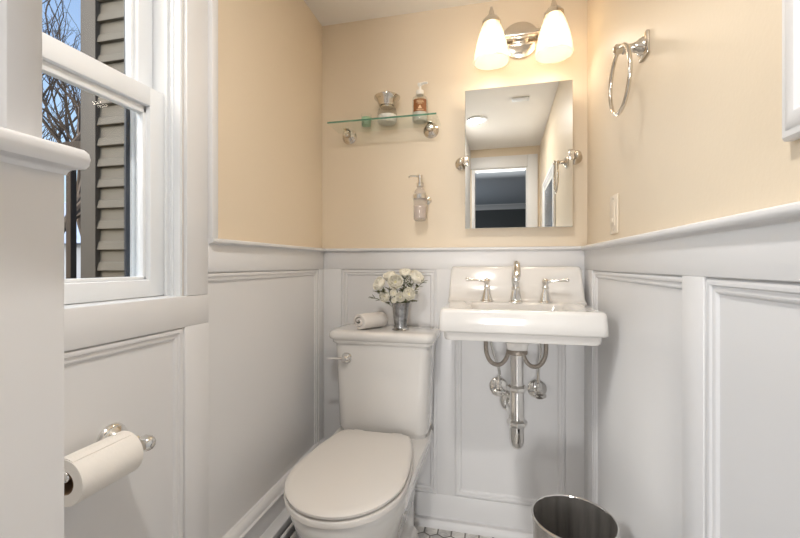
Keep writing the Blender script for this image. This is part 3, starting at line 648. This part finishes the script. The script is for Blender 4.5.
lb = lab(wrap((bx, by, ZS), .0317, fa-.95, fa+.95, .038, .088).build('label', M['brown'], t), 'brown paper label')
mb = MB()
for z_, hw_ in ((.079, .42), (.0735, .5), (.068, .3), (.043, .45)):
    me = wrap((bx, by, ZS), .0322, fa-hw_, fa+hw_, z_, z_+.0022, 6); tm = bpy.data.meshes.new('x'); me.bm.to_mesh(tm); me.bm.free(); mb.bm.from_mesh(tm); bpy.data.meshes.remove(tm)
o = Vector((math.cos(fa), math.sin(fa), 0)); s_ = Vector((-o.y, o.x, 0)); q = Vector((bx, by, ZS))+o*.0324
tri = [q+s_*-.008+Vector((0, 0, .049)), q+s_*.008+Vector((0, 0, .049)), q+Vector((0, 0, .063))]
mb.raw(tri+[p-o*.004 for p in tri], [(0, 1, 2), (5, 4, 3), (0, 3, 4, 1), (1, 4, 5, 2), (2, 5, 3, 0)])
mb.build('label_print', M['tan'], lb)

# wall soap dispenser
dx, dy = -.287, 1.582
t = thing('soap_dispenser', 'wall-mounted frosted soap dispenser with chrome pump below the shelf', 'soap dispenser', (dx, YB, 1.346))
MB().lathe([(.0, 1.250), (.020, 1.250), (.0235, 1.253), (.026, 1.262), (.0268, 1.335), (.027, 1.350), (.025, 1.362), (.018, 1.375), (.0125, 1.383), (.012, 1.392), (.010, 1.392), (.010, 1.383), (.024, 1.360), (.0245, 1.26), (.0, 1.254)], (dx, dy, 0), seg=30, cap0=False, cap1=False).build('bottle', M['frost'], t)
lab(MB().lathe([(.0, 1.258), (.022, 1.259), (.0235, 1.266), (.0240, 1.309), (.0, 1.310)], (dx, dy, 0), seg=26).build('soap', M['grayliq'], t), 'grey liquid soap inside')
p_ = MB().lathe([(.015, 1.388), (.015, 1.402), (.012, 1.404), (.0085, 1.405), (.0085, 1.418), (.0100, 1.419), (.0100, 1.434), (.0, 1.436)], (dx, dy, 0), seg=22).build('pump', M['chrome'], t)
MB().tube(spline([(dx, dy, 1.428), (dx-.018, dy-.012, 1.429), (dx-.034, dy-.022, 1.427), (dx-.040, dy-.026, 1.419)], 4), .0033, 10).build('spout', M['chrome'], p_)
MB().lathe([(.0275, 1.338), (.0300, 1.338), (.0300, 1.354), (.0275, 1.354), (.0275, 1.338)], (dx, dy, 0), seg=34, cap0=False, cap1=False).build('ring', M['chrome'], t)
MB().lathe([(.019, 0), (.019, .004), (.015, .009), (.009, .012), (.007, .020), (.007, .045)], (dx+.018, YB, 1.342), (0, -1, 0), 26).build('wall_mount', M['chrome'], t)

# ------------------------------------------------------------------ mirror
mr = thing('pivot_mirror', 'frameless rectangular pivot mirror on the back wall above the sink', 'mirror', (.091, 1.6, 1.22))
MY = 1.600; mx0, mx1, mz0, mz1 = -.109, .291, 1.216, 1.767
yaw, tilt = R(0.75), R(.0)
mb = MB(); mb.box(mx0, mx1, MY, MY+.006, mz0, mz1, .0015, 1)
rot = Matrix.Rotation(-yaw, 4, 'Z') @ Matrix.Rotation(tilt, 4, 'X'); cc = Vector(((mx0+mx1)/2, MY, (mz0+mz1)/2))
for v in mb.bm.verts: v.co = cc+rot @ (v.co-cc)
mb.build('glass', M['mirror'], mr, smooth=False)
for s, x in ((-1, mx0), (1, mx1)):
    xx = x+s*.016; z = 1.486
    b = MB().lathe([(.027, 0), (.0275, .003), (.024, .008), (.020, .010), (.013, .014), (.009, .018), (.0085, .040)], (xx, YB, z), (0, -1, 0), 28).build('wall_mount', M['nickel'], mr)
    MB().ball((xx, YB-.050, z), .0145, 18).build('ball', M['nickel'], b)
    MB().tube([(xx, YB-.050, z), (x+s*.002, YB-.050, z)], .0058, 12).build('pivot', M['nickel'], b)
    MB().box(x-s*.016, x+s*.004, MY-.007, MY-.0015, z-.019, z+.019, .0025).box(x+s*.0012, x+s*.004, MY-.007, MY+.014, z-.019, z+.019, .001).build('clamp', M['nickel'], b)

# ------------------------------------------------------------------ vanity light
vx, vz = .104, 1.962; ly = 1.525
vl = thing('vanity_light', 'two-shade nickel wall lamp glowing above the mirror', 'lamp', (vx, YB, vz))
MB().lathe([(.074, 0), (.075, .004), (.071, .011), (.060, .016), (.040, .018), (.0, .0185)], (vx, YB, vz), (0, -1, 0), 48).build('backplate', M['nickel'], vl)
MB().box(vx-.125, vx+.125, YB-.062, YB-.040, vz-.008, vz+.010, .004).box(vx-.03, vx+.03, YB-.05, YB-.01, vz-.014, vz+.016, .004).build('crossbar', M['nickel'], vl)
for s in (-1, 1):
    x = vx+s*.110
    arm = MB().tube(spline([(x, YB-.05, vz), (x, YB-.065, vz+.03), (x, YB-.09, vz+.068), (x, ly+.012, vz+.076), (x, ly, vz+.060), (x, ly, vz+.035)], 7), .0058, 12).build('arm', M['nickel'], vl)
    MB().lathe([(.0, .062), (.008, .060), (.010, .050), (.012, .040), (.024, .032), (.030, .024), (.0345, .018), (.0345, .008), (.031, .006)], (x, ly, vz), seg=32).build('cap', M['nickel'], arm)
    sd = [(.030, .010), (.036, -.004), (.046, -.032), (.055, -.064), (.061, -.096), (.0645, -.122), (.0650, -.132)]
    shd = MB().lathe(sd+[(r-.003, z) for r, z in sd[::-1]], (x, ly, vz), seg=44, cap0=False, cap1=False).build('shade', M['shade'], vl)
    bl = MB().lathe([(.0, -.095), (.014, -.092), (.026, -.080), (.031, -.064), (.029, -.046), (.020, -.026), (.014, -.010), (.013, .004), (.0, .005)], (x, ly, vz), seg=26).build('bulb', M['bulb'], shd)
    lamp('bulb_light', 'POINT', (x, ly, vz-.112), (0, 0, 0), BULB_W, (1, .90, .78), shadow_soft_size=.03)

# ------------------------------------------------------------------ towel ring, switch, picture on the right wall
RY, RZ = 1.049, 1.590
tr = thing('towel_ring', 'empty nickel towel ring on the right wall', 'towel ring', (XR, RY, RZ))
b = MB().box(XR-.008, XR, RY-.027, RY+.027, RZ-.027, RZ+.027, .003).lathe([(.024, .006), (.020, .012), (.019, .015), (.013, .020), (.010, .030), (.0095, .040), (.013, .043), (.013, .048), (.010, .051), (.012, .058), (.012, .066), (.007, .070), (.0, .071)], (XR, RY, RZ), (-1, 0, 0), 24).build('post', M['nickel'], tr)
MB().torus((XR-.056, RY+.003, RZ-.074), .0765, .0048, (1, 0, .0), 64, 12).build('ring', M['nickel'], tr)
sy, sz = 1.29, 1.222
t = thing('light_switch', 'ivory light switch plate on right wall above the wainscot', 'light switch', (XR, sy, sz))
MB().box(XR-.006, XR, sy-.035, sy+.035, sz-.057, sz+.057, .0025).build('plate', M['plate'], t)
MB().box(XR-.0078, XR-.004, sy-.017, sy+.017, sz-.034, sz+.034, .001).box(XR-.0105, XR-.006, sy-.008, sy+.008, sz-.024, sz-.010, .001).build('rocker', M['plate'], t)
for z_ in (-.046, .046): MB().lathe([(.0028, 0), (.0024, .001), (.0, .0012)], (XR-.0058, sy, sz+z_), (-1, 0, 0), 12).build('screw', M['nickel'], t)
fy0, fy1, fz0, fz1 = -.14, .573, 1.222, 1.72
pf = thing('framed_picture', 'wide white-framed dark picture at the near end of right wall', 'picture', (XR, .226, fz0))
FP = [(0, .001), (0, .010), (.003, .014), (.010, .015), (.013, .017), (.020, .019), (.028, .018), (.034, .013), (.040, .012), (.043, .009), (.046, .009), (.046, .003)]
P = side['right']; mb = MB()
mb.loft([[P(fy0+d, fz0+d, h), P(fy1-d, fz0+d, h), P(fy1-d, fz1-d, h), P(fy0+d, fz1-d, h)] for d, h in FP], False, False)
mb.build('frame', M['white'], pf, ang=25)
mb = MB(); pbox(mb, P, fy0+.04, fy1-.04, fz0+.04, fz1-.04, .002, .006); mb.build('mount', M['mat'], pf)
mb = MB(); pbox(mb, P, fy0+.085, fy1-.085, fz0+.08, fz1-.08, .004, .0068); mb.build('print', M['print'], pf)

# ------------------------------------------------------------------ ceiling fittings (seen in the mirror)
lamp('ceiling_lamp', 'AREA', (-.16, .24, ZC-.012), (0, 0, 0), 11, (1, .965, .92), shape='DISK', size=.1)
t = thing('ceiling_light', 'round white recessed ceiling light seen in the mirror', 'ceiling light', (-.15, .24, ZC))
MB().lathe([(.075, 0), (.075, -.005), (.070, -.009), (.055, -.010), (.053, -.004), (.053, 0)], (-.15, .24, ZC), seg=40, cap0=False, cap1=False).build('trim_ring', M['vinyl'], t)
MB().lathe([(.054, -.003), (.03, -.006), (.0, -.007)], (-.15, .24, ZC), seg=32).build('lens', M['lens'], t)
t = thing('ceiling_vent', 'small white rectangular ceiling vent seen in the mirror', 'vent', (.144, .54, ZC))
MB().box(.09, .198, .51, .57, ZC-.008, ZC, .003).build('frame', M['vinyl'], t)
for k in range(4): MB().box(.098, .190, .517+k*.0125, .524+k*.0125, ZC-.0105, ZC-.007, .001).build('slat', M['vinyl'], t)
